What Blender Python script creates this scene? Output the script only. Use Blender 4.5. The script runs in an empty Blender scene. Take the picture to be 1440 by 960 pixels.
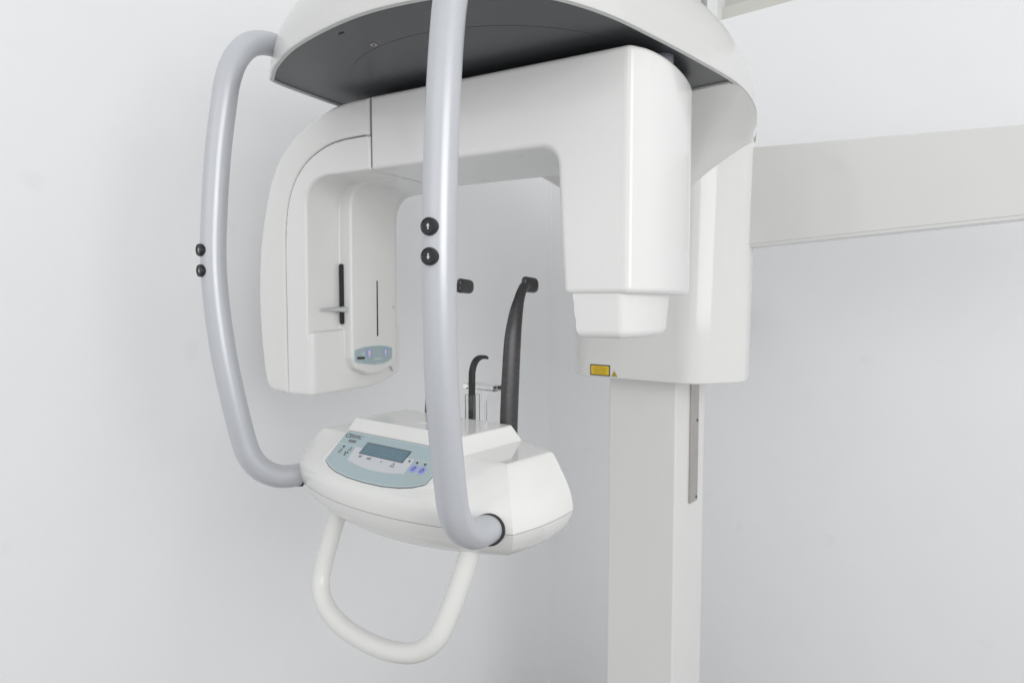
import bpy, bmesh, math, random
import numpy as np
from mathutils import Vector, Matrix

random.seed(4)
scene = bpy.context.scene
COL = scene.collection

# ------------------------------------------------------------------ camera
cam = bpy.data.cameras.new('camera')
cam.sensor_width = 36.0
cam.lens = 23.0
cam.clip_start = 0.05
cam.clip_end = 60.0
cam.dof.use_dof = True
cam.dof.focus_distance = 1.05
cam.dof.aperture_fstop = 9.0
camo = bpy.data.objects.new('camera', cam)
camo.location = (.842, -.567, 1.52)
camo.rotation_euler = (math.radians(90 - 3.421), 0, math.radians(38.710))
COL.objects.link(camo)
scene.camera = camo

# ------------------------------------------------------------------ light
world = bpy.data.worlds.new('World')
scene.world = world
world.use_nodes = True
bg = world.node_tree.nodes['Background']
bg.inputs[0].default_value = (.975, .99, 1.0, 1)
bg.inputs[1].default_value = .87


def area(name, loc, target, sx, sy, energy, col):
    l = bpy.data.lights.new(name, 'AREA')
    l.shape = 'RECTANGLE'
    l.size = sx
    l.size_y = sy
    l.energy = energy
    l.color = col
    o = bpy.data.objects.new(name, l)
    o.location = loc
    d = Vector(target) - Vector(loc)
    o.rotation_euler = d.to_track_quat('-Z', 'Y').to_euler()
    COL.objects.link(o)


area('window_light', (3.1, -.85, 2.15), (-.1, .5, 1.6), 2.1, 1.8, 41, (1.0, .992, .975))
area('added_front_fill', (.5, -2.6, 2.5), (-.05, .6, 1.65), 2.6, 1.6, 7, (1.0, .985, .96))  # added fill from the front, no known lamp; lifts faces under the canopy

scene.cycles.diffuse_bounces = 8
scene.cycles.max_bounces = 14
scene.cycles.transmission_bounces = 10
vs = scene.view_settings
vs.view_transform = 'Standard'
vs.look = 'None'
vs.exposure = 0.0
vs.gamma = 1.0
vs.use_curve_mapping = False


# ------------------------------------------------------------------ materials
def mat(name, col, rough=.4, metal=0., spec=.5, var=.0, vscale=6., bump=0., bscale=900., rvar=0., trans=0., ior=1.5, coat=0.):
    m = bpy.data.materials.new(name)
    m.use_nodes = True
    nt = m.node_tree
    b = nt.nodes['Principled BSDF']
    b.inputs['Base Color'].default_value = (*col, 1)
    b.inputs['Roughness'].default_value = rough
    b.inputs['Metallic'].default_value = metal
    b.inputs['Specular IOR Level'].default_value = spec
    b.inputs['IOR'].default_value = ior
    b.inputs['Transmission Weight'].default_value = trans
    b.inputs['Coat Weight'].default_value = coat
    b.inputs['Coat Roughness'].default_value = .08
    tc = nt.nodes.new('ShaderNodeTexCoord')
    if var or rvar:
        n = nt.nodes.new('ShaderNodeTexNoise')
        n.inputs['Scale'].default_value = vscale
        n.inputs['Detail'].default_value = 6
        n.inputs['Roughness'].default_value = .87
        nt.links.new(tc.outputs['Object'], n.inputs['Vector'])
    if var:
        r = nt.nodes.new('ShaderNodeMapRange')
        r.inputs['From Min'].default_value = .3
        r.inputs['From Max'].default_value = .7
        r.inputs['To Min'].default_value = 1 - var
        r.inputs['To Max'].default_value = 1 + var * .4
        nt.links.new(n.outputs['Fac'], r.inputs['Value'])
        mx = nt.nodes.new('ShaderNodeVectorMath')
        mx.operation = 'SCALE'
        mx.inputs[0].default_value = col
        nt.links.new(r.outputs['Result'], mx.inputs['Scale'])
        nt.links.new(mx.outputs['Vector'], b.inputs['Base Color'])
    if rvar:
        r2 = nt.nodes.new('ShaderNodeMapRange')
        r2.inputs['From Min'].default_value = .3
        r2.inputs['From Max'].default_value = .7
        r2.inputs['To Min'].default_value = rough - rvar
        r2.inputs['To Max'].default_value = rough + rvar
        nt.links.new(n.outputs['Fac'], r2.inputs['Value'])
        nt.links.new(r2.outputs['Result'], b.inputs['Roughness'])
    if bump:
        n2 = nt.nodes.new('ShaderNodeTexNoise')
        n2.inputs['Scale'].default_value = bscale
        n2.inputs['Detail'].default_value = 3
        nt.links.new(tc.outputs['Object'], n2.inputs['Vector'])
        bp = nt.nodes.new('ShaderNodeBump')
        bp.inputs['Strength'].default_value = bump
        bp.inputs['Distance'].default_value = .001
        nt.links.new(n2.outputs['Fac'], bp.inputs['Height'])
        nt.links.new(bp.outputs['Normal'], b.inputs['Normal'])
    return m


M = {}
M['white'] = mat('white_plastic', (.79, .79, .778), .15, var=.015, vscale=5, rvar=.02, bump=.03, bscale=700)
M['hood'] = mat('white_hood_plastic', (.675, .675, .665), .14, var=.015, vscale=5, rvar=.02)
M['beam'] = mat('painted_arm_metal', (.69, .69, .678), .12, var=.015, vscale=3, rvar=.03)
M['gloss'] = mat('glossy_white_plastic', (.77, .77, .753), .08, var=.012, vscale=7, rvar=.02)
M['shell'] = mat('grey_white_shell_plastic', (.765, .765, .748), .18, var=.015, vscale=5, rvar=.02, bump=.03, bscale=700)
M['paint'] = mat('painted_white_metal', (.775, .775, .758), .11, var=.015, vscale=3, rvar=.03)
M['grip'] = mat('cream_painted_tube', (.745, .745, .72), .22, var=.02, vscale=9)
M['tube'] = mat('silver_blue_lacquer', (.535, .547, .582), .33, metal=.25, var=.025, vscale=14, rvar=.04, bump=.03, bscale=1500, coat=.15)
M['dark'] = mat('dark_grey_panel', (.058, .060, .067), .30, var=.06, vscale=7, rvar=.025, bump=.015, bscale=900)
M['tube2'] = mat('dark_silver', (.16, .165, .19), .35)
M['gap'] = mat('dark_gap', (.03, .03, .03), .7)
M['seam'] = mat('grey_seam', (.22, .22, .215), .7)
M['rim'] = mat('grey_rim', (.60, .61, .60), .35)
M['black'] = mat('black_button', (.012, .013, .016), .38)
M['rubber'] = mat('black_carbon_arm', (.045, .042, .045), .27, var=.5, vscale=160, bump=.35, bscale=420)
M['stick'] = mat('black_plastic_stick', (.016, .014, .014), .35)
M['print'] = mat('dark_print', (.03, .032, .036), .5)
M['print_groove_shade'] = mat('grey_print_and_groove_shade', (.16, .18, .19), .5)
M['lightprint'] = mat('white_print', (.66, .67, .69), .4)
M['teal'] = mat('pale_teal_overlay', (.385, .485, .51), .28, var=.03, vscale=20)
M['teal2'] = mat('green_grey_overlay', (.392, .478, .488), .28)
M['edge'] = mat('pale_edge_overlay', (.62, .70, .72), .3)
M['insert'] = mat('light_grey_overlay', (.58, .60, .63), .28)
M['lcd'] = mat('lcd_glass', (.115, .205, .255), .10, var=.10, vscale=25)
M['bezel'] = mat('lcd_bezel', (.055, .055, .075), .3)
M['blue'] = mat('lilac_blue_key', (.33, .36, .80), .35)
M['cream'] = mat('cream_print', (.72, .67, .58), .4)
M['steel'] = mat('brushed_steel', (.50, .48, .46), .38, metal=.7, var=.12, vscale=40)
M['silver'] = mat('satin_silver', (.62, .63, .64), .3, metal=.6)
M['acrylic'] = mat('clear_acrylic', (.985, .99, .99), .02, trans=1.0, ior=1.45)
M['yellow'] = mat('yellow_label', (.80, .55, .02), .4)
M['ytext'] = mat('olive_label_print', (.40, .27, .015), .5)
M['frame'] = mat('window_frame_paint', (.60, .59, .55), .4, var=.03, vscale=8)
M['framew'] = mat('white_window_post', (.80, .81, .80), .4)
M['glass'] = mat('frosted_window_glass', (.55, .55, .53), .45)
M['floor'] = mat('pale_floor_vinyl', (.34, .34, .335), .4, var=.06, vscale=4)


def wall_material(name, col):
    m = mat(name, col, .62, var=.018, vscale=1.3, bump=.10, bscale=260)
    nt = m.node_tree
    b = nt.nodes['Principled BSDF']
    src = b.inputs['Base Color'].links[0].from_socket
    tc = [n for n in nt.nodes if n.type == 'TEX_COORD'][0]
    v = nt.nodes.new('ShaderNodeTexVoronoi')
    v.inputs['Scale'].default_value = 4.3
    v.inputs['Randomness'].default_value = 1
    d = nt.nodes.new('ShaderNodeTexNoise')
    d.inputs['Scale'].default_value = 18
    ad = nt.nodes.new('ShaderNodeVectorMath')
    ad.operation = 'MULTIPLY_ADD'
    ad.inputs[1].default_value = (.05, .05, .05)
    nt.links.new(tc.outputs['Object'], d.inputs['Vector'])
    nt.links.new(d.outputs['Color'], ad.inputs[0])
    nt.links.new(tc.outputs['Object'], ad.inputs[2])
    nt.links.new(ad.outputs['Vector'], v.inputs['Vector'])
    r = nt.nodes.new('ShaderNodeMapRange')
    r.inputs['From Min'].default_value = .05
    r.inputs['From Max'].default_value = .10
    r.inputs['To Min'].default_value = .972
    r.inputs['To Max'].default_value = 1.0
    nt.links.new(v.outputs['Distance'], r.inputs['Value'])
    s = nt.nodes.new('ShaderNodeVectorMath')
    s.operation = 'SCALE'
    nt.links.new(src, s.inputs[0])
    nt.links.new(r.outputs['Result'], s.inputs['Scale'])
    nt.links.new(s.outputs['Vector'], b.inputs['Base Color'])
    return m


M['wall'] = wall_material('matt_white_wall_paint', (.852, .856, .868))


# ------------------------------------------------------------------ object helpers
def link(name, me, mats, parent=None, smooth=35, weighted=True):
    o = bpy.data.objects.new(name, me)
    for m in (mats if isinstance(mats, (list, tuple)) else [mats]):
        me.materials.append(m)
    COL.objects.link(o)
    if smooth is not None:
        me.polygons.foreach_set('use_smooth', [True] * len(me.polygons))
        me.set_sharp_from_angle(angle=math.radians(smooth))
    if parent is not None:
        o.parent = parent
        if parent.type == 'EMPTY':
            o.matrix_parent_inverse = Matrix.Translation(-parent.location)
    if weighted and smooth is not None:
        w = o.modifiers.new('weighted_normals', 'WEIGHTED_NORMAL')
        w.keep_sharp = True
        w.weight = 90
    return o


def tag(o, label=None, cat=None, group=None, kind=None):
    if label:
        o['label'] = label
    if cat:
        o['category'] = cat
    if group:
        o['group'] = group
    if kind:
        o['kind'] = kind
    return o


def empty(name, loc):
    o = bpy.data.objects.new(name, None)
    o.location = loc
    o.empty_display_size = .1
    COL.objects.link(o)
    return o


class MB:
    """collects vertices and faces (with material slots) for one mesh"""
    def __init__(self):
        self.v, self.f, self.m = [], [], []

    def add(self, vs, fs, mi=0):
        n = len(self.v)
        self.v += [tuple(map(float, p)) for p in vs]
        self.f += [tuple(i + n for i in f) for f in fs]
        self.m += [mi] * len(fs)
        return self

    def loft(self, rings, cap0=True, cap1=True, closed=True, mi=0):
        n = len(rings[0])
        vs = [p for r in rings for p in r]
        fs = []
        for i in range(len(rings) - 1):
            for j in range(n if closed else n - 1):
                k = (j + 1) % n
                fs.append((i * n + j, i * n + k, (i + 1) * n + k, (i + 1) * n + j))
        if cap0:
            fs.append(tuple(reversed(range(n))))
        if cap1:
            b = (len(rings) - 1) * n
            fs.append(tuple(range(b, b + n)))
        return self.add(vs, fs, mi)

    def tube(self, path, rad, seg=24, cap=True, mi=0, ell=None, up=None):
        P = [np.array(p, float) for p in path]
        T = []
        for i in range(len(P)):
            a, b = P[max(i - 1, 0)], P[min(i + 1, len(P) - 1)]
            T.append((b - a) / np.linalg.norm(b - a))
        ref = np.array(up if up is not None else (1, 0, 0), float)
        rings = []
        for i, p in enumerate(P):
            t = T[i]
            u = ref - t * (ref @ t)
            u /= np.linalg.norm(u)
            ref = u
            w = np.cross(t, u)
            r = rad[i] if hasattr(rad, '__len__') else rad
            e = ell[i] if ell is not None else 1.
            rings.append([p + u * r * math.cos(a) + w * r * e * math.sin(a) for a in np.linspace(0, 2 * math.pi, seg, endpoint=False)])
        return self.loft(rings, cap, cap, True, mi)

    def prism(self, poly, fn, t0, t1, mi=0):
        """poly: 2D points, fn(a,b,t) -> 3D point"""
        return self.loft([[fn(a, b, t0) for a, b in poly], [fn(a, b, t1) for a, b in poly]], mi=mi)

    def box(self, lo, hi, mi=0):
        x0, y0, z0 = lo
        x1, y1, z1 = hi
        vs = [(x0, y0, z0), (x1, y0, z0), (x1, y1, z0), (x0, y1, z0), (x0, y0, z1), (x1, y0, z1), (x1, y1, z1), (x0, y1, z1)]
        return self.add(vs, [(0, 3, 2, 1), (4, 5, 6, 7), (0, 1, 5, 4), (1, 2, 6, 5), (2, 3, 7, 6), (3, 0, 4, 7)], mi)

    def build(self, name, mats, parent=None, smooth=35, bevel=0, seg=3, weighted=True):
        me = bpy.data.meshes.new(name)
        me.from_pydata(self.v, [], self.f)
        me.polygons.foreach_set('material_index', self.m)
        bm = bmesh.new()
        bm.from_mesh(me)
        bmesh.ops.recalc_face_normals(bm, faces=bm.faces)
        bm.to_mesh(me)
        bm.free()
        o = link(name, me, mats, parent, smooth, weighted=False)
        if bevel:
            b = o.modifiers.new('bevel', 'BEVEL')
            b.width = bevel
            b.segments = seg
            b.limit_method = 'ANGLE'
            b.angle_limit = math.radians(25)
            b.harden_normals = False
            me.set_sharp_from_angle(angle=math.radians(180))
        if weighted and smooth is not None:
            w = o.modifiers.new('weighted_normals', 'WEIGHTED_NORMAL')
            w.keep_sharp = True
            w.weight = 90
        return o


def catmull(pts, n=8, closed=False):
    P = [np.array(p, float) for p in pts]
    if closed:
        P = [P[-1]] + P + [P[0], P[1]]
    else:
        P = [2 * P[0] - P[1]] + P + [2 * P[-1] - P[-2]]
    out = []
    for i in range(1, len(P) - 2):
        p0, p1, p2, p3 = P[i - 1:i + 3]
        for t in np.linspace(0, 1, n, endpoint=False):
            out.append(.5 * (2 * p1 + (p2 - p0) * t + (2 * p0 - 5 * p1 + 4 * p2 - p3) * t * t + (3 * p1 - p0 - 3 * p2 + p3) * t ** 3))
    if not closed:
        out.append(P[-2])
    return out


def round_poly(pts, rad, n=6):
    """rounds the corners of a closed 2D polygon; rad is one number or one per corner"""
    out = []
    N = len(pts)
    for i in range(N):
        p, a, b = np.array(pts[i], float), np.array(pts[i - 1], float), np.array(pts[(i + 1) % N], float)
        r = rad[i] if hasattr(rad, '__len__') else rad
        if r <= 0:
            out.append(tuple(p))
            continue
        u, v = (a - p) / np.linalg.norm(a - p), (b - p) / np.linalg.norm(b - p)
        h = math.acos(max(-1, min(1, u @ v))) / 2
        d = min(r / math.tan(h), .49 * np.linalg.norm(a - p), .49 * np.linalg.norm(b - p))
        for t in np.linspace(0, 1, n + 1):
            q = (1 - t) ** 2 * (p + u * d) + 2 * t * (1 - t) * p + t * t * (p + v * d)
            out.append(tuple(q))
    return out


def ellipse(cx, cy, rx, ry, n=20):
    return [(cx + rx * math.cos(a), cy + ry * math.sin(a)) for a in np.linspace(0, 2 * math.pi, n, endpoint=False)]


# ------------------------------------------------------------------ smooth solids from distance functions
def sd_poly(a, b, poly):
    P = np.array(poly, np.float32)
    d = np.full(a.shape, 1e9, np.float32)
    s = np.ones(a.shape, np.float32)
    for i in range(len(P)):
        j = i - 1
        ex, ez = P[j] - P[i]
        wx, wz = a - P[i][0], b - P[i][1]
        t = np.clip((wx * ex + wz * ez) / (ex * ex + ez * ez + 1e-12), 0, 1)
        d = np.minimum(d, (wx - ex * t) ** 2 + (wz - ez * t) ** 2)
        c1, c2, c3 = b >= P[i][1], b < P[j][1], ex * wz > ez * wx
        fl = (c1 & c2 & c3) | (~c1 & ~c2 & ~c3)
        s = np.where(fl, -s, s)
    return s * np.sqrt(d)


def rint(d1, d2, r):
    """rounded intersection"""
    a, b = d1 + r, d2 + r
    return np.minimum(np.maximum(a, b), 0) + np.hypot(np.maximum(a, 0), np.maximum(b, 0)) - r


def runi(d1, d2, r):
    return -rint(-d1, -d2, r)


def slab(t, lo, hi):
    return np.abs(t - (lo + hi) / 2) - (hi - lo) / 2


def rbox(x, y, z, lo, hi, r):
    q = [slab(t, l, h) + r for t, l, h in zip((x, y, z), lo, hi)]
    return np.minimum(np.maximum(np.maximum(q[0], q[1]), q[2]), 0) + np.sqrt(sum(np.maximum(k, 0) ** 2 for k in q)) - r


def solid(name, f, lo, hi, h, mats, parent, fn):
    """surface nets on a sparse grid, vertices pulled onto the zero level, exact normals; fn maps local to world"""
    B = 8
    lo = np.array(lo, float)
    nb = np.ceil((np.array(hi) - lo) / (h * B)).astype(int)
    n = nb * B + 1
    F = np.empty(n, np.float32)
    cc = [lo[k] + (np.arange(nb[k]) + .5) * B * h for k in range(3)]
    X, Y, Z = np.meshgrid(*cc, indexing='ij')
    C = f(X.ravel().astype(np.float32), Y.ravel().astype(np.float32), Z.ravel().astype(np.float32)).reshape(nb)
    F[:-1, :-1, :-1] = np.repeat(np.repeat(np.repeat(C, B, 0), B, 1), B, 2)
    F[-1], F[:, -1], F[:, :, -1] = 1., 1., 1.
    act = np.argwhere(np.abs(C) < B * h * 1.15)
    g = np.stack(np.meshgrid(*[np.arange(B + 1)] * 3, indexing='ij'), -1).reshape(-1, 3)
    for s in range(0, len(act), 400):
        I = (act[s:s + 400, None, :] * B + g[None]).reshape(-1, 3)
        p = (lo + I * h).astype(np.float32)
        F[I[:, 0], I[:, 1], I[:, 2]] = f(p[:, 0], p[:, 1], p[:, 2])
    S = F < 0
    cnt = np.zeros(n - 1, np.int8)
    for dx in (0, 1):
        for dy in (0, 1):
            for dz in (0, 1):
                cnt += S[dx:n[0] - 1 + dx, dy:n[1] - 1 + dy, dz:n[2] - 1 + dz]
    cells = np.argwhere((cnt > 0) & (cnt < 8))
    idx = np.full(n - 1, -1, np.int64)
    idx[cells[:, 0], cells[:, 1], cells[:, 2]] = np.arange(len(cells))
    acc = np.zeros((len(cells), 3))
    num = np.zeros(len(cells))
    corners = [(a, b, c) for a in (0, 1) for b in (0, 1) for c in (0, 1)]
    for a in corners:
        for k in range(3):
            if a[k]:
                continue
            b = list(a)
            b[k] = 1
            fa = F[cells[:, 0] + a[0], cells[:, 1] + a[1], cells[:, 2] + a[2]]
            fb = F[cells[:, 0] + b[0], cells[:, 1] + b[1], cells[:, 2] + b[2]]
            x = (fa < 0) != (fb < 0)
            t = np.where(x, fa / np.where(x, fa - fb, 1), 0)
            q = np.array(a, float)[None].repeat(len(cells), 0)
            q[:, k] += t
            acc += np.where(x[:, None], q, 0)
            num += x
    V = lo + (cells + acc / num[:, None]) * h
    V0 = V.copy()

    def grad(V, e):
        G = np.zeros_like(V)
        for k in range(3):
            d = np.zeros(3)
            d[k] = e
            p, m = (V + d).astype(np.float32), (V - d).astype(np.float32)
            G[:, k] = (f(p[:, 0], p[:, 1], p[:, 2]) - f(m[:, 0], m[:, 1], m[:, 2])) / (2 * e)
        return G
    for _ in range(3):
        G = grad(V, h * .2)
        v = f(*V.astype(np.float32).T)
        V = V - G * (v / np.maximum((G ** 2).sum(1), .05))[:, None]
        V = V0 + np.clip(V - V0, -h * .8, h * .8)
    G = grad(V, h * .25)
    N = G / np.maximum(np.linalg.norm(G, axis=1), 1e-6)[:, None]
    faces = []
    for k in range(3):
        a, b = [(1, 2), (2, 0), (0, 1)][k]
        s0 = [slice(None)] * 3
        s1 = [slice(None)] * 3
        s0[k], s1[k] = slice(0, -1), slice(1, None)
        ch = np.argwhere(S[tuple(s0)] != S[tuple(s1)])
        ch = ch[(ch[:, a] > 0) & (ch[:, b] > 0) & (ch[:, a] < n[a] - 1) & (ch[:, b] < n[b] - 1)]
        ins = S[ch[:, 0], ch[:, 1], ch[:, 2]]
        quad = []
        for da, db in ((-1, -1), (0, -1), (0, 0), (-1, 0)):
            c = ch.copy()
            c[:, a] += da
            c[:, b] += db
            quad.append(idx[c[:, 0], c[:, 1], c[:, 2]])
        Q = np.stack(quad, 1)
        faces.append(np.where(ins[:, None], Q, Q[:, ::-1]))
    Q = np.concatenate(faces)
    W, NW = fn(V), fn(N, True)
    me = bpy.data.meshes.new(name)
    me.vertices.add(len(W))
    me.vertices.foreach_set('co', W.astype(np.float32).ravel())
    me.loops.add(Q.size)
    me.loops.foreach_set('vertex_index', Q.astype(np.int32).ravel())
    me.polygons.add(len(Q))
    me.polygons.foreach_set('loop_start', np.arange(0, Q.size, 4, dtype=np.int32))
    me.update(calc_edges=True)
    me.polygons.foreach_set('use_smooth', [True] * len(Q))
    me.normals_split_custom_set_from_vertices(NW.tolist())
    return link(name, me, mats, parent, None)


def text_mesh(body, size, place, mb, mi=0, bold=0., shear=0., align='CENTER'):
    """flat lettering; place(a, b) -> 3D point for text-plane coordinates"""
    cu = bpy.data.curves.new('lettering', 'FONT')
    cu.body = body
    cu.size = size
    cu.align_x = align
    cu.align_y = 'CENTER'
    cu.offset = bold
    cu.shear = shear
    cu.resolution_u = 3
    o = bpy.data.objects.new('lettering', cu)
    COL.objects.link(o)
    dg = bpy.context.evaluated_depsgraph_get()
    me = o.evaluated_get(dg).to_mesh()
    vs = [place(v.co.x, v.co.y) for v in me.vertices]
    fs = [tuple(p.vertices) for p in me.polygons]
    o.evaluated_get(dg).to_mesh_clear()
    bpy.data.objects.remove(o)
    bpy.data.curves.remove(cu)
    mb.add(vs, fs, mi)


# ================================================================== setting
WX, WY = -.78, 1.72          # left wall plane, back wall plane
fl = MB().box((WX, -4, -.25), (4.2, WY, -.2)).build('floor', M['floor'], smooth=None)
tag(fl, kind='structure')
lw = MB().box((WX - .12, -4, -.2), (WX, WY + .12, 3.3)).build('wall_left', M['wall'], smooth=None)
tag(lw, kind='structure')
SZ, WX0, WX1, TZ = 2.5015, -.240, 1.8, 3.2      # window opening
bw = MB()
bw.box((WX, WY, -.2), (4.2, WY + .18, SZ))
bw.box((WX, WY, SZ), (WX0, WY + .18, 3.3))
bw.box((WX1, WY, SZ), (4.2, WY + .18, 3.3))
bw.box((WX0, WY, TZ), (WX1, WY + .18, 3.3))
tag(bw.build('wall_back', M['wall'], smooth=None), kind='structure')

# ---- window high in the back wall
win = empty('window', (.7, WY, SZ))
tag(win, 'high window with beige frame and white post in the back wall, above the white canopy', 'window')
f = MB()
f.box((WX0 + .001, WY + .05, SZ + .0005), (WX1 - .001, WY + .11, SZ + .065))
f.box((WX0 + .001, WY + .05, TZ - .06), (WX1 - .001, WY + .11, TZ - .001))
f.box((WX1 - .06, WY + .05, SZ + .066), (WX1 - .001, WY + .11, TZ - .061))
f.build('window_frame', M['frame'], win, bevel=.003)
MB().box((-.111, WY + .004, SZ + .0005), (-.073, WY + .12, TZ - .002)).build('post', M['framew'], win, bevel=.004)
MB().box((-.178, WY + .07, SZ + .066), (-.160, WY + .115, TZ - .062)).build('post', M['framew'], win, bevel=.003)
MB().box((.100, WY + .058, SZ + .0655), (.132, WY + .105, TZ - .062)).build('mullion', M['frame'], win, bevel=.003)
MB().box((WX0 + .01, WY + .082, SZ + .05), (-.112, WY + .088, TZ - .05)).build('pane', M['glass'], win, smooth=None)
MB().box((-.072, WY + .082, SZ + .05), (.099, WY + .088, TZ - .05)).build('pane', M['glass'], win, smooth=None)
MB().box((.133, WY + .082, SZ + .05), (WX1 - .05, WY + .088, TZ - .05)).build('pane', M['glass'], win, smooth=None)

# ================================================================== the machine
mach = empty('x_ray_machine', (0, 1.15, -.2))
tag(mach, 'white panoramic dental x-ray machine with grey tube handles and control console', 'x-ray machine')
ident = lambda V, nrm=False: V

# ---- column
cp = round_poly([(-.101, 1.052), (.1035, 1.052), (.1035, 1.245), (-.101, 1.245)], .006, 5)
MB().prism(cp, lambda a, b, t: (a, b, t), -.17, 1.75).build('column', M['paint'], mach)
MB().box((-.17, 1.0, -.2), (.17, 1.30, -.17)).build('foot_plate', M['paint'], mach, bevel=.004)
MB().box((-.06, 1.2455, 1.50), (.06, WY - .001, 1.62)).build('wall_bracket', M['paint'], mach, bevel=.004)
rail = MB().box((.1037, 1.140, .961), (.1095, 1.190, 1.36)).build('rail', M['steel'], mach, bevel=.0012, seg=2)
for z in (.972, 1.19):
    MB().prism(ellipse(1.180, z, .0042, .0042, 14), lambda a, b, t: (t, a, b), .1094, .1108, 0).build('screw', M['bezel'], rail)

# ---- housing that rides on the column
half = [(0, .981), (.10, .981), (.150, .983), (.178, .994), (.203, 1.016), (.226, 1.046), (.244, 1.077), (.2555, 1.105), (.2585, 1.127), (.2525, 1.165), (.241, 1.20), (.222, 1.235), (.19, 1.26), (.12, 1.27)]
hr = catmull([(x, y) for x, y in half], 5)
HP = [tuple(p) for p in hr] + [(-p[0] * .93, p[1]) for p in reversed(hr[1:])]


def hring(z, inset, zt=None):
    c = np.array((0, 1.13))
    out = []
    for p in HP:
        d = np.array(p) - c
        L = np.linalg.norm(d)
        q = c + d * (L - inset) / L
        out.append((q[0], q[1], z))
    return out


def crease_z(x):
    """height of the crease where the flare leaves the housing"""
    a = abs(x)
    t = max(0, min(1, (a - .10) / .165))
    return 1.765 + .165 * t ** 1.35


htap = lambda z: 1 + .05 * (z - 1.3195) / .6
rings = [hring(1.3135 + .006 * (1 - math.cos(a)) / 1, .006 * (1 - math.sin(a))) for a in np.linspace(0, math.pi / 2, 5)]
for k in range(1, 9):
    base = hring(1.32, 0)
    rings.append([(p[0] * htap(1.3195 + (crease_z(p[0]) - 1.3195) * k / 8), p[1], 1.3195 + (crease_z(p[0]) if p[1] < 1.128 else 1.948) * k / 8 - 1.3195 * k / 8) for p in base])
housing = MB().loft(rings).build('housing', M['paint'], mach, smooth=30)

# flare between the housing and the canopy
up = [(0, .697), (.10, .697), (.20, .697), (.29, .697), (.352, .697), (.3725, .715), (.372, .76), (.362, .827), (.347, .895), (.329, .966), (.305, 1.035), (.279, 1.09), (.2660, 1.128)]
lowx = [0, .035, .07, .105, .135, .160, .182, .203, .222, .238, .250, .257, .2584]


def hy(x):
    xs = [p[0] for p in hr]
    ys = [p[1] for p in hr]
    k = xs.index(max(xs))
    return float(np.interp(x, xs[:k + 1], ys[:k + 1]))


U, Lw = [], []
for (ux, uy), lx in zip(up, lowx):
    U.append(np.array((ux, uy, 1.9405)))
    Lw.append(np.array((lx * htap(crease_z(lx)), hy(lx) - .0005, crease_z(lx))))
U, Lw = catmull(U, 4), catmull(Lw, 4)
rows = []
for u, l in zip(U, Lw):
    mid = np.array((u[0] * .42 + l[0] * .58, u[1] * .30 + l[1] * .70, u[2] * .62 + l[2] * .38))
    rows.append([(1 - t) ** 2 * u + 2 * t * (1 - t) * mid + t * t * l for t in np.linspace(0, 1, 13)])
mb = MB()
full = [[(-p[0], p[1], p[2]) for p in r] for r in reversed(rows[1:])] + rows
mb.loft(full, False, False, closed=False)
flare = mb.build('flare', M['shell'], mach, smooth=60)

# warning labels on the housing front
SY = .981 - .0008
lab = MB()
lab.box((-.1195, SY, 1.319), (-.057, SY + .0012, 1.3495), 0)
lab.box((-.1165, SY - .0004, 1.3220), (-.060, SY + .0004, 1.3465), 1)
for k, (a, b) in enumerate([(-.102, -.074), (-.112, -.066), (-.110, -.068), (-.107, -.071), (-.109, -.067)]):
    z = 1.3425 - k * .0042
    x = a
    while x < b:
        w = random.uniform(.0022, .0062)
        lab.box((x, SY - .0007, z - .0009), (min(x + w, b), SY - .0003, z + .0009), 2)
        x += w + .0012
lab.build('warning_label', [M['print'], M['yellow'], M['ytext']], housing, smooth=None)
tri = MB()
tri.prism([(-.0530, 1.3195), (-.0350, 1.3195), (-.0440, 1.3350)], lambda a, b, t: (a, t, b), SY, SY + .001, 0)
tri.prism([(-.0512, 1.3205), (-.0368, 1.3205), (-.0440, 1.3330)], lambda a, b, t: (a, t, b), SY - .0003, SY + .0004, 1)
tri.prism(ellipse(-.0440, 1.3246, .0016, .0016, 10), lambda a, b, t: (a, t, b), SY - .0006, SY, 0)
for k in range(6):
    a = k * math.pi / 3
    c, s = math.cos(a), math.sin(a)
    tri.prism([(-.0440 + c * .001 - s * .0003, 1.3246 + s * .001 + c * .0003), (-.0440 + c * .0034 - s * .0002, 1.3246 + s * .0034 + c * .0002), (-.0440 + c * .0034 + s * .0002, 1.3246 + s * .0034 - c * .0002), (-.0440 + c * .001 + s * .0003, 1.3246 + s * .001 - c * .0003)], lambda a, b, t: (a, t, b), SY - .0006, SY, 0)
tri.build('laser_symbol', [M['print'], M['yellow']], housing, smooth=None)

# ---- side arm
AY0, AY1 = 1.115, 1.185
ax = [.10, 1.35]
zt = lambda x: 1.9085 - (x - .274) * .0615
zb = lambda x: 1.6610 + (x - .274) * .0520
arm = MB()
arm.loft([[(x, AY0, zb(x) + .006), (x, AY0, zt(x)), (x, AY1, zt(x)), (x, AY1, zb(x) + .006)] for x in ax])
sarm = arm.build('side_arm', M['beam'], mach, bevel=.002)
MB().loft([[(x, AY0 + .0015, zb(x)), (x, AY0 + .0015, zb(x) + .0062), (x, AY1 - .004, zb(x) + .0062), (x, AY1 - .004, zb(x))] for x in ax]).build('lower_strip', M['beam'], sarm, smooth=None)

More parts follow.
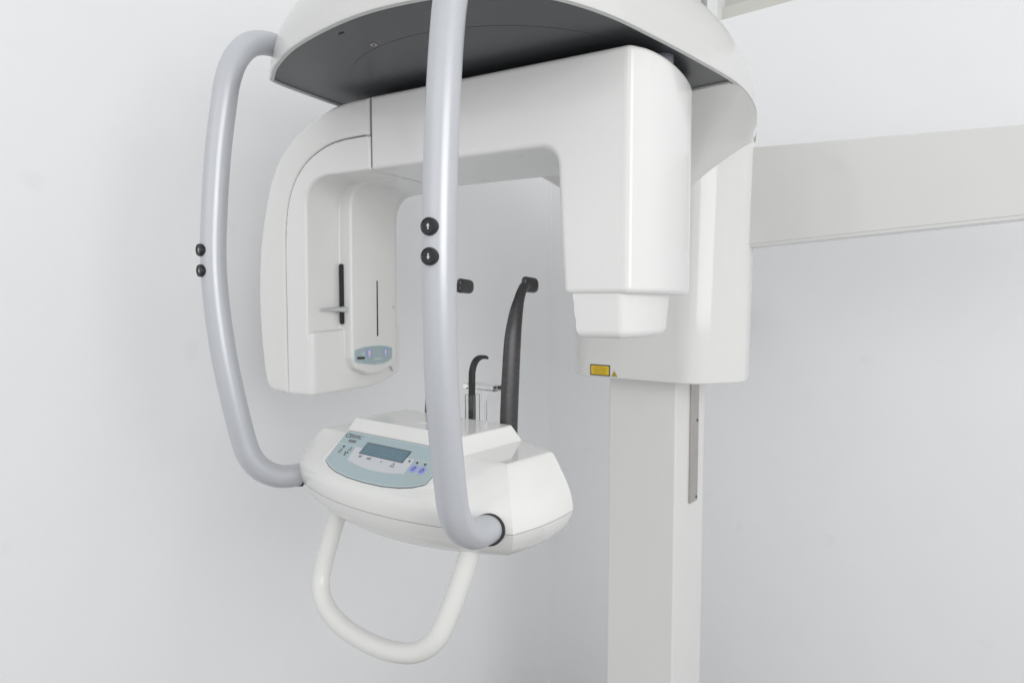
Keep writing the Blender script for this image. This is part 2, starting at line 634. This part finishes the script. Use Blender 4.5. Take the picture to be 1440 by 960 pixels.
# ---- canopy
CO = [(-.02, .058), (-.136, .070), (-.232, .098), (-.292, .126), (-.319, .146), (-.336, .22), (-.350, .311), (-.362, .42), (-.372, .55), (-.377, .697), (-.364, .827), (-.329, .966), (-.28, 1.09), (-.22, 1.19), (-.10, 1.235),
      (.10, 1.235), (.22, 1.19), (.28, 1.09), (.329, .966), (.364, .827), (.377, .697), (.368, .545), (.355, .41), (.339, .295), (.310, .205), (.272, .150), (.215, .107), (.155, .082), (.073, .062)]
CP = [tuple(p) for p in catmull(CO, 6, True)]
CC = np.array((0, .55))


def coff(d):
    """outline moved inwards by d along its normal"""
    out = []
    n = len(CP)
    for i in range(n):
        a, b = np.array(CP[i - 1]), np.array(CP[(i + 1) % n])
        t = (b - a) / np.linalg.norm(b - a)
        nr = np.array((-t[1], t[0]))
        if nr @ (CC - np.array(CP[i])) < 0:
            nr = -nr
        out.append(np.array(CP[i]) + nr * d)
    return out


def cscale(s):
    return [CC + (np.array(p) - CC) * s for p in CP]


rings = [[(p[0], p[1], 1.9405 if True else 0) for p in coff(.004)]]
rings += [[(p[0], p[1], 1.941) for p in coff(.0008)], [(p[0], p[1], 1.943) for p in coff(0)], [(p[0], p[1], 1.958) for p in coff(.0015)]]
H = .24
for t in np.linspace(.02, .985, 26):
    s = (1 - t ** 2.0) ** (1 / 2.3)
    rings.append([(p[0], p[1], 1.958 + H * t) for p in cscale(.995 * s)])
canopy = MB().loft(rings, False, True).build('canopy', M['hood'], mach, smooth=50)
rim = []
for z, d in ((1.9412, .0042), (1.9398, .0044), (1.9398, .0075), (1.9480, .0077)):
    q = [(i, p) for i, p in enumerate(coff(d)) if CP[i][1] < .74]
    k0 = next((j for j in range(1, len(q)) if q[j][0] != q[j - 1][0] + 1), 0)
    q = q[k0:] + q[:k0]
    rim.append([(p[0], p[1], z) for i, p in q])
MB().loft(rim, False, False, closed=False).build('rim', M['rim'], canopy, smooth=40)
pan = [p for p in coff(.0078) if p[1] < .695]
i0 = max(range(len(pan)), key=lambda i: np.linalg.norm(pan[i] - pan[i - 1]))
pan = pan[i0:] + pan[:i0]
pan = [(pan[0][0], .696)] + [tuple(p) for p in pan] + [(pan[-1][0], .696)]
back = [p for p in coff(.003) if p[1] > .703]
j0 = max(range(len(back)), key=lambda i: np.linalg.norm(back[i] - back[i - 1]))
MB().prism([tuple(p) for p in back[j0:] + back[:j0]], lambda a, b, t: (a, b, t), 1.9425, 1.9475).build('rear_cover', M['hood'], canopy, smooth=None)
under = MB().prism(pan, lambda a, b, t: (a, b, t), 1.9440, 1.9480).build('underside_panel', M['dark'], canopy, smooth=20)
MB().box((-.366, .6965, 1.9395), (.366, .7015, 1.9478)).build('end_strip', M['rim'], canopy, bevel=.001, seg=2)
rg = []
for r, z in ((.3100, 1.9439), (.3100, 1.9437), (.3107, 1.9437), (.3107, 1.9439)):
    rg.append([(-.005 + r * math.cos(a), .475 + r * math.sin(a), z) for a in np.linspace(0, 2 * math.pi, 96, endpoint=False) if .475 + r * math.sin(a) < .69])
MB().loft(rg, False, False, closed=False).build('seam_ring', M['bezel'], canopy, smooth=20)
MB().tube([(-.027, .153, 1.9441), (-.027, .153, 1.9425)], .0055, 20).build('screw', M['steel'], canopy)
MB().tube([(-.027, .153, 1.9426), (-.027, .153, 1.9423)], .0026, 14).build('screw_socket', M['gap'], canopy)
MB().box((-.037, .0905, 1.9430), (-.026, .0935, 1.9441)).build('sensor_slot', M['gap'], canopy, smooth=None)
MB().tube([(.318, .500, 1.9441), (.318, .500, 1.926)], .021, 28).build('pivot_stop', M['tube2'], canopy, bevel=.001)

# ---- handles with their buttons
for sgn in (-1, 1):
    ctrl = [(.2350, .150, 1.1950), (.2385, .120, 1.1950), (.2435, .091, 1.2005), (.2490, .064, 1.2175), (.2535, .046, 1.2430), (.2570, .036, 1.2760), (.2615, .0225, 1.345), (.2675, .0095, 1.430), (.2730, .0015, 1.520), (.2755, -.0005, 1.600), (.2745, .0040, 1.690),
            (.2725, .0115, 1.780), (.2700, .0225, 1.862), (.2705, .031, 1.905), (.273, .046, 1.943), (.2775, .071, 1.975), (.282, .100, 1.992), (.286, .135, 1.998), (.289, .180, 1.999)]
    path = catmull([(sgn * x, y, z) for x, y, z in ctrl], 6)
    h = MB().tube(path, .0212, 40).build('handle', M['tube'], mach, smooth=60)
    tag(h, 'silver-blue tube handle on the ' + ('far left of the console' if sgn < 0 else 'near side, in front of the machine'))
    nn = np.array((sgn * .42, -.905, .06))
    nn /= np.linalg.norm(nn)
    cs = np.array((sgn * .2392, .1318, 1.1938))
    MB().tube([cs - nn * .010, cs + nn * .0008], .0216 if sgn < 0 else .0233, 40).build('socket', M['gap'], h, smooth=40)
    BT = math.radians(14 if sgn > 0 else -2)
    for up_, z in ((True, 1.609), (False, 1.574)):
        ax_ = np.array((math.sin(BT), -math.cos(BT), 0))
        sx_ = np.array((-ax_[1], ax_[0], 0))
        bc = np.array((sgn * .2752, -.0003, z)) + ax_ * .0208
        b = MB()
        R0 = .0108
        prof = [(R0, -.006), (R0, .0035), (R0 - .0006, .0052), (R0 - .0018, .0058), (R0 - .0026, .0050), (R0 - .003, .0047)]
        b.loft([[bc + ax_ * dy + sx_ * r * math.cos(a) + np.array((0, 0, r * math.sin(a))) for a in np.linspace(0, 2 * math.pi, 32, endpoint=False)] for r, dy in prof])
        s = 1 if up_ else -1
        ar = [(-.00075, -.0034), (.00075, -.0034), (.00075, .0004), (.0021, .0004), (0, .0036), (-.0021, .0004), (-.00075, .0004)]
        b.prism([(p * 1.02, q * s * 1.02) for p, q in ar], lambda a_, b_, t: bc + ax_ * t + sx_ * a_ + np.array((0, 0, b_)), .0046, .0050, 1)
        b.build('button', [M['black'], M['lightprint']], h, smooth=40)

# ================================================================== rotating gantry
GA = math.radians(9.1)
ca, sa = math.cos(GA), math.sin(GA)


def G(V, nrm=False):
    V = np.asarray(V, float)
    x, y, z = V[..., 0], V[..., 1], V[..., 2]
    o = 0 if nrm else .475
    return np.stack([x * ca - y * sa, x * sa + y * ca + o, z], -1)


def Gp(x, y, z):
    return (x * ca - y * sa, x * sa + y * ca + .475, z)


# arm and tube head in one skin
PL = round_poly([(-.2384, 1.9305), (-.2384, 1.7865), (.1745, 1.7865), (.181, 1.66), (.189, 1.534), (.29, 1.534), (.29, 1.9305)], [0, 0, .040, 0, .012, 0, 0], 8)
arcT = catmull([(.3115, -.1355), (.3265, -.1090), (.3385, -.0620), (.3435, 0), (.3420, .065), (.3330, .125), (.310, .163), (.270, .180)], 6)
PT = [(.20, -.145), (.2950, -.145), (.3005, -.1445), (.3050, -.1425), (.3085, -.1395)] + [tuple(p) for p in arcT] + [(.20, .180)]


def f_arm(x, y, z):
    d2 = sd_poly(x, z, PL)
    a = rint(d2, slab(y, -.145, .108), .010)
    b = rint(sd_poly(x, y, PT), slab(z, 1.534, 1.9305), .010)
    return np.minimum(a, b)


gantry = solid('gantry_arm', f_arm, (-.252, -.16, 1.515), (.356, .196, 1.946), .0030, M['white'], mach, G)
for (x, y) in ((-.104, .0766), (.0776, -.102)):
    MB().loft([[Gp(x + .0075 * r * math.cos(a), y + .0075 * r * math.sin(a), 1.7866 - dz) for a in np.linspace(0, 2 * math.pi, 24, endpoint=False)] for r, dz in ((1, -.002), (1, .0012), (.8, .0018))]).build('screw_cover', M['shell'], gantry)
arcK = catmull([(.2970, -.1330), (.3120, -.103), (.3215, -.055), (.3245, 0), (.3170, .045), (.285, .068), (.25, .074)], 6)
PKp = [(.2020, -.139), (.283, -.139), (.2885, -.1382), (.2930, -.1362)] + [tuple(p) for p in arcK] + [(.2020, .074)]


def f_col(x, y, z):
    top = 1.54
    tap = (top - z) * .085
    zl = z - 1.4590 - np.maximum(y + .02, 0) ** 2 * .9
    a = rint(sd_poly(x, y, PKp) + tap, -zl, .014)
    return a


solid('collimator', f_col, (.19, -.15, 1.445), (.335, .09, 1.545), .0025, M['white'], gantry, G)

# detector: outer shell, inner cover, dark core between them
GR = [(-.2400, 1.8535), (-.2863, 1.8533), (-.3356, 1.8499), (-.3766, 1.8385), (-.4192, 1.8163), (-.4525, 1.7817), (-.4736, 1.7375), (-.4829, 1.684), (-.4854, 1.6375), (-.4860, 1.48), (-.4850, 1.3137)]
OUT = [(-.2400, 1.9305), (-.30, 1.9295), (-.350, 1.922), (-.405, 1.902), (-.452, 1.878), (-.496, 1.844), (-.529, 1.795), (-.551, 1.735), (-.5705, 1.65), (-.579, 1.56), (-.5775, 1.46), (-.5685, 1.375), (-.561, 1.340)]
grs = [tuple(p) for p in catmull(GR, 4)]
outs = [tuple(p) for p in catmull(OUT, 4)]
PS = outs + [(-.5545, 1.326), (-.538, 1.319), (-.4850, 1.3137)] + list(reversed(grs))[1:]
PS = [tuple(p) for p in PS]


def f_shell(x, y, z):
    d = rint(sd_poly(x, z, PS) + .0006, slab(y, -.145, .165), .010)
    return d


det = solid('detector', f_shell, (-.60, -.16, 1.295), (-.225, .18, 1.945), .0032, M['shell'], mach, G)
# inner cover profile: thick lower block, upper wall set back, sensor box
arcU = round_poly([(-.2400, 1.7865), (-.4215, 1.7865), (-.4265, 1.30), (-.60, 1.30), (-.60, 2.0), (-.2400, 2.0)], [0, .068, 0, 0, 0, 0], 12)
arcB = round_poly([(-.2400, 1.7865), (-.3880, 1.7865), (-.3905, 1.20), (-.60, 1.20), (-.60, 2.0), (-.2400, 2.0)], [0, .062, 0, 0, 0, 0], 12)
PI = grs + [(-.20, 1.3137), (-.20, 1.80), (-.2400, 1.80)]
# region right of the groove
PI = grs + [(-.2, 1.3137), (-.2, 1.8535)]
BOXYZ = round_poly([(-.0445, 1.90), (-.0445, 1.392), (-.030, 1.366), (.015, 1.349), (.060, 1.351), (.098, 1.364), (.1135, 1.392), (.1135, 1.90)], [0, .018, .02, .03, .03, .02, .016, 0], 6)


def f_cover(x, y, z):
    ins = sd_poly(x, z, PI) + .0006
    ys = slab(y, -.145, .160)
    seam = x + .2396
    # upper wall
    a = sd_poly(x, z, arcU)
    up_ = rint(a, ys, .006)
    # lower block, softer edge, bottom sweeping up to the rear
    lowp = rint(x + .4125, z - (1.4560 + (y + .1) * .03), .007)
    bot = 1.3137 + np.maximum(y - .02, 0) ** 2 * 1.6 - z
    lb = rint(rint(lowp, ys, .014), bot, .010)
    d = np.minimum(rint(up_, bot, .01), lb)
    # sensor box
    b = rint(rint(sd_poly(x, z, arcB), sd_poly(y, z, BOXYZ), .006), slab(x, -.52, -.23), .001)
    d = runi(d, b, .004)
    d = np.maximum(d, ins)
    d = np.maximum(d, seam)
    return d


cover = solid('front_cover', f_cover, (-.505, -.16, 1.295), (-.230, .175, 1.875), .0026, M['white'], det, G)
core = MB()
core.prism([(-.2330, 1.925), (-.2425, 1.925), (-.2425, 1.791), (-.2330, 1.791)], lambda a, b, t: Gp(a, t, b), -.1400, .100)
strip = [(p[0] + .004, p[1] - .004) for p in grs[1:-1]] + [(p[0] - .004, p[1] + .004) for p in reversed(grs[1:-1])]
core.prism(strip, lambda a, b, t: Gp(a, t, b), -.1418, .10)
core.build('seam_core', M['seam'], det, smooth=None)


def stadium(ca_, cb, hw, hl, n=8):
    return [(ca_ + hw * math.cos(a), cb + (hl - hw) + hw * math.sin(a)) for a in np.linspace(0, math.pi, n)] + [(ca_ + hw * math.cos(a), cb - (hl - hw) + hw * math.sin(a)) for a in np.linspace(math.pi, 2 * math.pi, n)]


MB().prism(stadium(-.4160, 1.5385, .0046, .0690), lambda a, b, t: Gp(a, t, b), -.0500, -.0447).build('lever_slot', M['black'], det, smooth=None)
MB().prism(stadium(.0425, 1.5055, .0019, .0665), lambda a, b, t: Gp(t, a, b), -.3960, -.3884).build('beam_slot', M['black'], det, smooth=None)
# lever
lv = MB()
prof = [(-.1135, .0014), (-.1120, .0022), (-.100, .0032), (-.085, .0043), (-.068, .0056), (-.056, .0066), (-.0515, .0068), (-.0500, .0062)]
lv.loft([[Gp(-.4030 + (y + .05) * .16 + .0055 * math.cos(a) * min(1, .35 + hh / .0065 * .6), y, 1.5040 + hh * math.sin(a)) for a in np.linspace(0, 2 * math.pi, 20, endpoint=False)] for y, hh in prof])
lv.tube([Gp(-.4120, -.056, 1.5055), Gp(-.4160, -.0455, 1.5055)], .0034, 14)
lv.build('lever', M['silver'], det, smooth=50)
# indicator label on the sensor box
LX = -.3890
LENS = [(-.0370, 1.4105), (-.023, 1.4138), (-.002, 1.4166), (.0249, 1.4178), (.0507, 1.4172), (.0734, 1.4147), (.0960, 1.4090), (.0965, 1.4075), (.0960, 1.3815), (.0804, 1.3743), (.0611, 1.3705), (.0313, 1.3700), (-.0116, 1.3760), (-.0372, 1.3828), (-.0382, 1.3845), (-.0382, 1.4090)]
gl = lambda a, b, t: Gp(t, a, b)
lm = MB()
lm.prism(LENS, gl, LX - .003, LX, 0)
lc = np.mean(np.array(LENS), 0)
lm.prism([tuple(lc + (np.array(p) - lc) * np.array((.965, .93))) for p in LENS], gl, LX - .001, LX + .0003, 1)
bar = round_poly([(-.0290, 1.3885), (-.0035, 1.3870), (-.0035, 1.3928), (-.0290, 1.3944)], .0028)
lm.prism(bar, gl, LX, LX + .0008, 2)
for cx, cz, hw in ((.0125, 1.4000, .0092), (.0700, 1.3990, .0072)):
    lm.prism([(cx - hw, cz - .0092), (cx + hw, cz - .0092), (cx + hw, cz + .0092), (cx - hw, cz + .0092)], gl, LX, LX + .0006, 3)
    lm.prism(ellipse(cx, cz + .0012, hw * .52, .0060, 16), gl, LX, LX + .0008, 4)
    lm.prism([(cx - hw * .26, cz - .0092), (cx + hw * .26, cz - .0092), (cx + hw * .22, cz - .002), (cx - hw * .22, cz - .002)], gl, LX, LX + .00085, 4)
lm.prism([(.0438, 1.390), (.0444, 1.390), (.0444, 1.4085), (.0438, 1.4085)], gl, LX, LX + .0005, 0)
lm.prism([(.028, 1.3836), (.056, 1.3836), (.056, 1.3856), (.028, 1.3856)], gl, LX, LX + .0005, 0)
lm.prism([(-.012, 1.4005), (-.004, 1.4000), (-.008, 1.4060)], gl, LX, LX + .0005, 0)
lm.prism([(-.0135, 1.3975), (-.003, 1.3968), (-.003, 1.3980), (-.0135, 1.3987)], gl, LX, LX + .0005, 0)
for c in (-.018, .0445):
    zc = 1.3765 if c < 0 else 1.3722
    for s in (-1, 1):
        lm.prism([(c, zc + .0045), (c, zc + .0036), (c + s * .008, zc), (c + s * .008, zc + .0009)][::s], gl, LX, LX + .0005, 0)
lm.build('indicator_label', [M['edge'], M['teal'], M['print'], M['blue'], M['cream']], det, smooth=None)
MB().tube([Gp(-.4085, .1105, 1.3625), Gp(-.4085, .1195, 1.3475)], .0022, 12, up=(1, 0, 0)).build('tick_light', M['silver'], det)
MB().tube([Gp(-.3895, .1020, 1.5077), Gp(-.3875, .1020, 1.5077)], .0040, 16).build('lock_screw', M['rim'], det)
MB().loft([[Gp(-.257 + .0065 * r * math.cos(a), -.1107 + .0065 * r * math.sin(a), 1.7866 - dz) for a in np.linspace(0, 2 * math.pi, 24, endpoint=False)] for r, dz in ((1, -.002), (1, .0012), (.8, .0018))]).build('screw_cover', M['shell'], det)

# ================================================================== console
def cring(z, a, yfc, yf, ab, yb, ybc, bul=0.):
    pts = []
    pw = 2.1 + 1.5 * max(0, min(1, (z - 1.187) / .045))
    for t in np.linspace(-1, 1, 33):
        pts.append((a * t, yfc - (yfc - yf) * (1 - abs(t) ** pw), z))
    for t in np.linspace(0, 1, 9)[1:-1]:
        pts.append((a + (ab - a) * t + bul * 4 * t * (1 - t), yfc + (yb - yfc) * t, z))
    for t in np.linspace(1, -1, 25):
        pts.append((ab * t, yb + (ybc - yb) * (1 - abs(t) ** 1.8), z))
    for t in np.linspace(1, 0, 9)[1:-1]:
        pts.append((-(a + (ab - a) * t + bul * 4 * t * (1 - t)), yfc + (yb - yfc) * t, z))
    return pts


ZS = 1.1870
CUP = [(ZS + .0005, .2680, .1520, .0870, .2720, .301, .415, .008), (1.196, .2680, .1515, .0852, .2718, .3008, .414, .008), (1.208, .2660, .1522, .0850, .2695, .3005, .411, .007), (1.216, .2637, .1540, .0868, .2672, .3003, .409, .0065), (1.224, .2605, .1565, .0915, .2638, .300, .405, .006), (1.231, .2572, .1595, .1010, .2604, .300, .402, .005), (1.239, .2530, .1630, .1135, .256, .300, .397, .004),
       (1.252, .2450, .1705, .1345, .2480, .300, .390, .003), (1.264, .2375, .1775, .1570, .2405, .300, .382, .002), (1.2715, .2325, .1825, .1720, .2355, .2995, .376, .001), (1.2752, .2300, .1848, .1805, .233, .2985, .373, 0), (1.2768, .2275, .1872, .1855, .2305, .2965, .370, 0), (1.2772, .2240, .1905, .1900, .2265, .2935, .366, 0)]
CLO = [(1.1275, .196, .212, .150, .196, .276, .350, 0), (1.1288, .208, .204, .141, .210, .280, .362, .002), (1.1325, .221, .1945, .1300, .226, .285, .378, .004), (1.140, .2345, .1840, .1190, .240, .289, .392, .006), (1.150, .2460, .1740, .1085, .252, .293, .402, .007), (1.163, .2570, .1635, .0980, .262, .297, .409, .008),
       (1.176, .2645, .1560, .0905, .2685, .300, .413, .008), (ZS - .0005, .2680, .1520, .0870, .2720, .301, .415, .008)]
console = MB().loft([cring(*r) for r in CUP]).build('console', M['gloss'], mach, smooth=24)
MB().loft([cring(*r) for r in CLO]).build('lower_shell', M['gloss'], console, smooth=24)
MB().loft([cring(z, .2655, .1545, .0897, .2695, .2985, .4125, .008) for z in (ZS - .002, ZS + .002)]).build('seam_core', M['seam'], console, smooth=24)

# raised pod with the control panel
POD = [(.312, 1.3070), (.1905, 1.3070), (.1755, 1.2890), (.0800, 1.2152), (.12, 1.205), (.33, 1.205), (.352, 1.2600)]


def f_pod(x, y, z):
    prof = sd_poly(y, z, POD)
    wx = np.abs(x) - (.1375 + np.clip(1.307 - z, 0, .03) * .12)
    fr = .0955 + .0185 * (np.abs(x) / .1325) ** 2.4 - y
    fr = np.minimum(fr, 1.)
    return rint(rint(prof, wx, .003), fr * .9, .003)


solid('pod', f_pod, (-.150, .080, 1.200), (.150, .360, 1.316), .0024, M['gloss'], console, ident)
MB().prism(round_poly([(-.018, .228), (.030, .232), (.030, .250), (-.018, .247)], .0088, 8), lambda a, b, t: (a, b, t), 1.3060, 1.3078).build('thumb_rest', M['gloss'], console, bevel=.0006, seg=2)

TV = np.array((0, .79150, .61117))
NV = np.array((0, -.61117, .79150))


def PP(x, z, off):
    p = np.array((x, .1755 - .00045 + 1.2935 * (z - 1.2890), z)) + NV * off
    return tuple(p)


def PPT(x0, z0, off):
    base = np.array(PP(x0, z0, off))
    return lambda a, b: tuple(base + np.array((a, 0, 0)) + TV * b)


def ppoly(mb, pts, o0, o1, mi):
    mb.prism(pts, lambda a, b, t: PP(a, b, t), o0, o1, mi)


half_a = [(.124, 1.2430), (.105, 1.2375), (.080, 1.2335), (.045, 1.2306), (0, 1.2296)]
arcp = half_a + [(-x, z) for x, z in reversed(half_a[:-1])]
PAN = [(-.1335, 1.2855), (-.1255, 1.2445)] + [(x, z) for x, z in reversed(arcp)] + [(.1255, 1.2445), (.1335, 1.2855)]


def grow(poly, d):
    c = np.array((0, 1.2575))
    out = []
    n = len(poly)
    for i in range(n):
        a, b = np.array(poly[i - 1]), np.array(poly[(i + 1) % n])
        t = (b - a) / np.linalg.norm(b - a)
        nr = np.array((t[1], -t[0]))
        out.append(tuple(np.array(poly[i]) + nr * d * np.array((1, .65))))
    return out


cpn = MB()
ppoly(cpn, grow(PAN, .0016), -.001, .0003, 0)  # dark grey frame stands in for the groove shadow round the panel
ppoly(cpn, PAN, -.001, .0009, 1)
ppoly(cpn, grow(PAN, -.0014), 0, .0012, 2)
ppoly(cpn, [(.0725, 1.2672), (.1287, 1.2672), (.1235, 1.2452), (.103, 1.2390), (.085, 1.2362), (.0755, 1.2478)], .001, .00135, 3)
cpn.build('control_panel', [M['print_groove_shade'], M['edge'], M['teal'], M['teal2']], console, smooth=None)
ins = MB()
ppoly(ins, [(-.079, 1.2670), (-.0740, 1.2490), (-.040, 1.2452), (-.003, 1.2435), (.035, 1.2447), (.0705, 1.2482), (.0705, 1.2670)], .001, .0016, 0)
ppoly(ins, [(-.1310, 1.2668), (-.0795, 1.2668), (-.0795, 1.2672), (-.1310, 1.2672)], .001, .0015, 1)
ppoly(ins, [(.0710, 1.2668), (.1300, 1.2668), (.1300, 1.2672), (.0710, 1.2672)], .001, .0015, 1)
ins.build('panel_insert', [M['insert'], M['edge']], console, smooth=None)
lcd = MB()
ppoly(lcd, [(-.0595, 1.2597), (.0515, 1.2597), (.0515, 1.2752), (-.0595, 1.2752)], .0008, .0020, 0)
ppoly(lcd, [(-.0583, 1.2603), (.0503, 1.2603), (.0503, 1.2742), (-.0583, 1.2742)], .0012, .0023, 1)
lcd.build('display_screen', [M['bezel'], M['lcd']], console, smooth=None)
for x in (.0820, .1010):
    k = MB()
    ppoly(k, ellipse(x, 1.2565, .0078, .0047, 28), .001, .0017, 0)
    ring_o, ring_i = ellipse(x, 1.2565, .0040, .0027, 20), ellipse(x, 1.2565, .0032, .0021, 20)
    k.add([PP(*p, .0019) for p in ring_o] + [PP(*p, .0019) for p in ring_i], [(i, (i + 1) % 20, 20 + (i + 1) % 20, 20 + i) for i in range(20)], 1)
    ppoly(k, [(x - .0012, 1.2557), (x + .0026, 1.2590), (x + .0032, 1.2583), (x - .0006, 1.2551)], .0016, .0020, 1)
    k.build('key', [M['blue'], M['bezel']], console, smooth=None)
for x, z in ((-.108, 1.2640), (.0630, 1.2637), (.0808, 1.2637), (.0990, 1.2637)):
    k = MB()
    ppoly(k, ellipse(x, z, .0019, .0012, 14), .001, .0022, 0)
    k.build('indicator_lamp', M['print'], console, smooth=None)
pr = MB()
ppoly(pr, [(-.1090, 1.2712), (-.0895, 1.2712), (-.0895, 1.2745), (-.1090, 1.2745)], .001, .0016, 1)
for body, size, x, z, mk, bold in (('CS', .0125, -.1190, 1.2788, 'print', .00008), ('8000C', .0112, -.0960, 1.2790, 'print_groove_shade', 0), ('kV', .0068, -.0500, 1.2565, 'print', .0001), ('mA', .0068, -.0270, 1.2563, 'print', .0001), ('s', .0072, .0050, 1.2560, 'print', .0001)):
    tm = MB()
    text_mesh(body, size, PPT(x, z, .0020), tm, 0, bold)
    tm.build('lettering', M[mk], console, smooth=None)


def tri_line(x, z, w, h, off, mi):
    o = [(x - w, z - h), (x + w, z - h), (x, z + h)]
    i = [(x - w * .66, z - h * .74), (x + w * .66, z - h * .74), (x, z + h * .55)]
    pr.add([PP(*p, off) for p in o + i], [(0, 1, 4, 3), (1, 2, 5, 4), (2, 0, 3, 5)], mi)


tri_line(.0350, 1.2557, .0050, .0030, .0020, 1)
tri_line(-.0880, 1.2632, .0044, .0027, .0016, 1)
for x, z in ((-.0925, 1.2572), (-.0875, 1.2577), (-.0905, 1.2545)):
    ppoly(pr, ellipse(x, z, .0017, .0011, 12), .001, .0017, 0)
for k in range(4):
    ppoly(pr, [(-.1120, 1.2600 - k * .0016), (-.1045, 1.2600 - k * .0016), (-.1045, 1.2607 - k * .0016), (-.1120, 1.2607 - k * .0016)], .001, .0016, 1)
pr.build('panel_symbols', [M['print'], M['print_groove_shade']], console, smooth=None)['kind'] = 'stuff'

# ---- grip bar under the console
gpth = [(-.162, 1.165), (-.1635, 1.119), (-.168, 1.078), (-.1715, 1.035), (-.169, 1.008), (-.156, .986), (-.131, .9695), (-.098, .9585), (-.060, .9525), (-.009, .9505), (.043, .9545), (.088, .9655), (.119, .983), (.138, 1.006), (.150, 1.042), (.159, 1.080), (.168, 1.131), (.171, 1.165)]
MB().tube(catmull([(x, .167 - (1.127 - z) * .30, z) for x, z in gpth], 6), .0160, 36, up=(0, 1, 0)).build('grip_bar', M['grip'], mach, smooth=60)

# ---- temple supports
for sgn in (-1, 1):
    ctrl = [(.103, .345, 1.272), (.1025, .347, 1.31), (.1015, .352, 1.372), (.100, .3605, 1.449), (.0965, .374, 1.495), (.0925, .389, 1.524), (.0890, .402, 1.541), (.0862, .414, 1.550), (.0848, .424, 1.553)]
    rad = [.0172, .0172, .0172, .0164, .0136, .0104, .0092, .0096, .0090]
    ell = [.50, .50, .50, .50, .54, .62, .66, .62, .60]
    ph = catmull([(sgn * x, y, z) for x, y, z in ctrl], 5)
    n = len(ph)
    ii = np.linspace(0, len(rad) - 1, n)
    mbt = MB()
    mbt.tube(ph, np.interp(ii, range(len(rad)), rad), 28, ell=np.interp(ii, range(len(ell)), ell), up=(sgn * .5, .86, .0))
    pad = round_poly([(.4095, 1.5395), (.4560, 1.5375), (.4575, 1.5660), (.4130, 1.5695)], [.009, .0150, .0150, .009], 8)
    pc = np.mean(np.array(pad), 0)
    mbt.loft([[(sgn * (.0842 + dx), *(pc + (np.array(p) - pc) * k)) for p in pad] for dx, k in ((-.0066, .66), (-.0060, .82), (-.0042, .95), (-.0015, 1.0), (.0015, 1.0), (.0042, .95), (.0060, .82), (.0066, .66))])
    t = mbt.build('temple_support', M['rubber'], mach, smooth=60)

# ================================================================== loose things on the console
bb = empty('bite_block', (0, .361, 1.277))
tag(bb, 'black hooked bite stick standing in a small clear sleeve on the console', 'bite block')
sp = catmull([(0, .3605, 1.268), (0, .3605, 1.32), (0, .3605, 1.372), (0, .3625, 1.391), (0, .3700, 1.4055), (0, .3825, 1.4130), (0, .3960, 1.4130), (0, .4030, 1.4105)], 6)
n = len(sp)
rr = np.interp(np.linspace(0, 1, n), [0, .5, .72, .9, 1], [.0058, .0058, .0056, .0046, .0028])
sm = MB()
P3 = [np.array(p) for p in sp]
rings = []
for i in range(n):
    t = P3[min(i + 1, n - 1)] - P3[max(i - 1, 0)]
    t /= np.linalg.norm(t)
    w = np.cross(t, (1, 0, 0))
    rings.append([P3[i] + np.array((1, 0, 0)) * a * .0058 + w * b * rr[i] * .75 for a, b in round_poly([(-1, -1), (1, -1), (1, 1), (-1, 1)], .35, 3)])
sm.loft(rings)
sm.build('stick', M['stick'], bb, smooth=50)
sl = MB()
ro, ri = [(.0105, .3740), (-.0105, .3740), (-.0105, .3490), (.0105, .3490)], [(.0085, .3720), (-.0085, .3720), (-.0085, .3510), (.0085, .3510)]
ro, ri = round_poly(ro, .005, 5), round_poly(ri, .0035, 5)
sl.loft([[(a, b, 1.270) for a, b in ri], [(a, b, 1.270) for a, b in ro], [(a, b, 1.3435) for a, b in ro], [(a, b, 1.3435) for a, b in ri], [(a, b, 1.270) for a, b in ri]], False, False)
sl.build('clear_sleeve', M['acrylic'], bb, smooth=40)

cr = empty('chin_rest', (0, .40, 1.277))
tag(cr, 'clear acrylic T-shaped chin rest behind the black bite stick', 'chin rest')
MB().box((-.0028, .396, 1.262), (.0028, .402, 1.3475)).build('stem', M['acrylic'], cr, bevel=.001, seg=2)
MB().prism(round_poly([(-.050, .386), (.032, .386), (.032, .418), (-.050, .418)], .006, 5), lambda a, b, t: (a, b, t), 1.3477, 1.3590).build('top_plate', M['acrylic'], cr, bevel=.0015, seg=2)
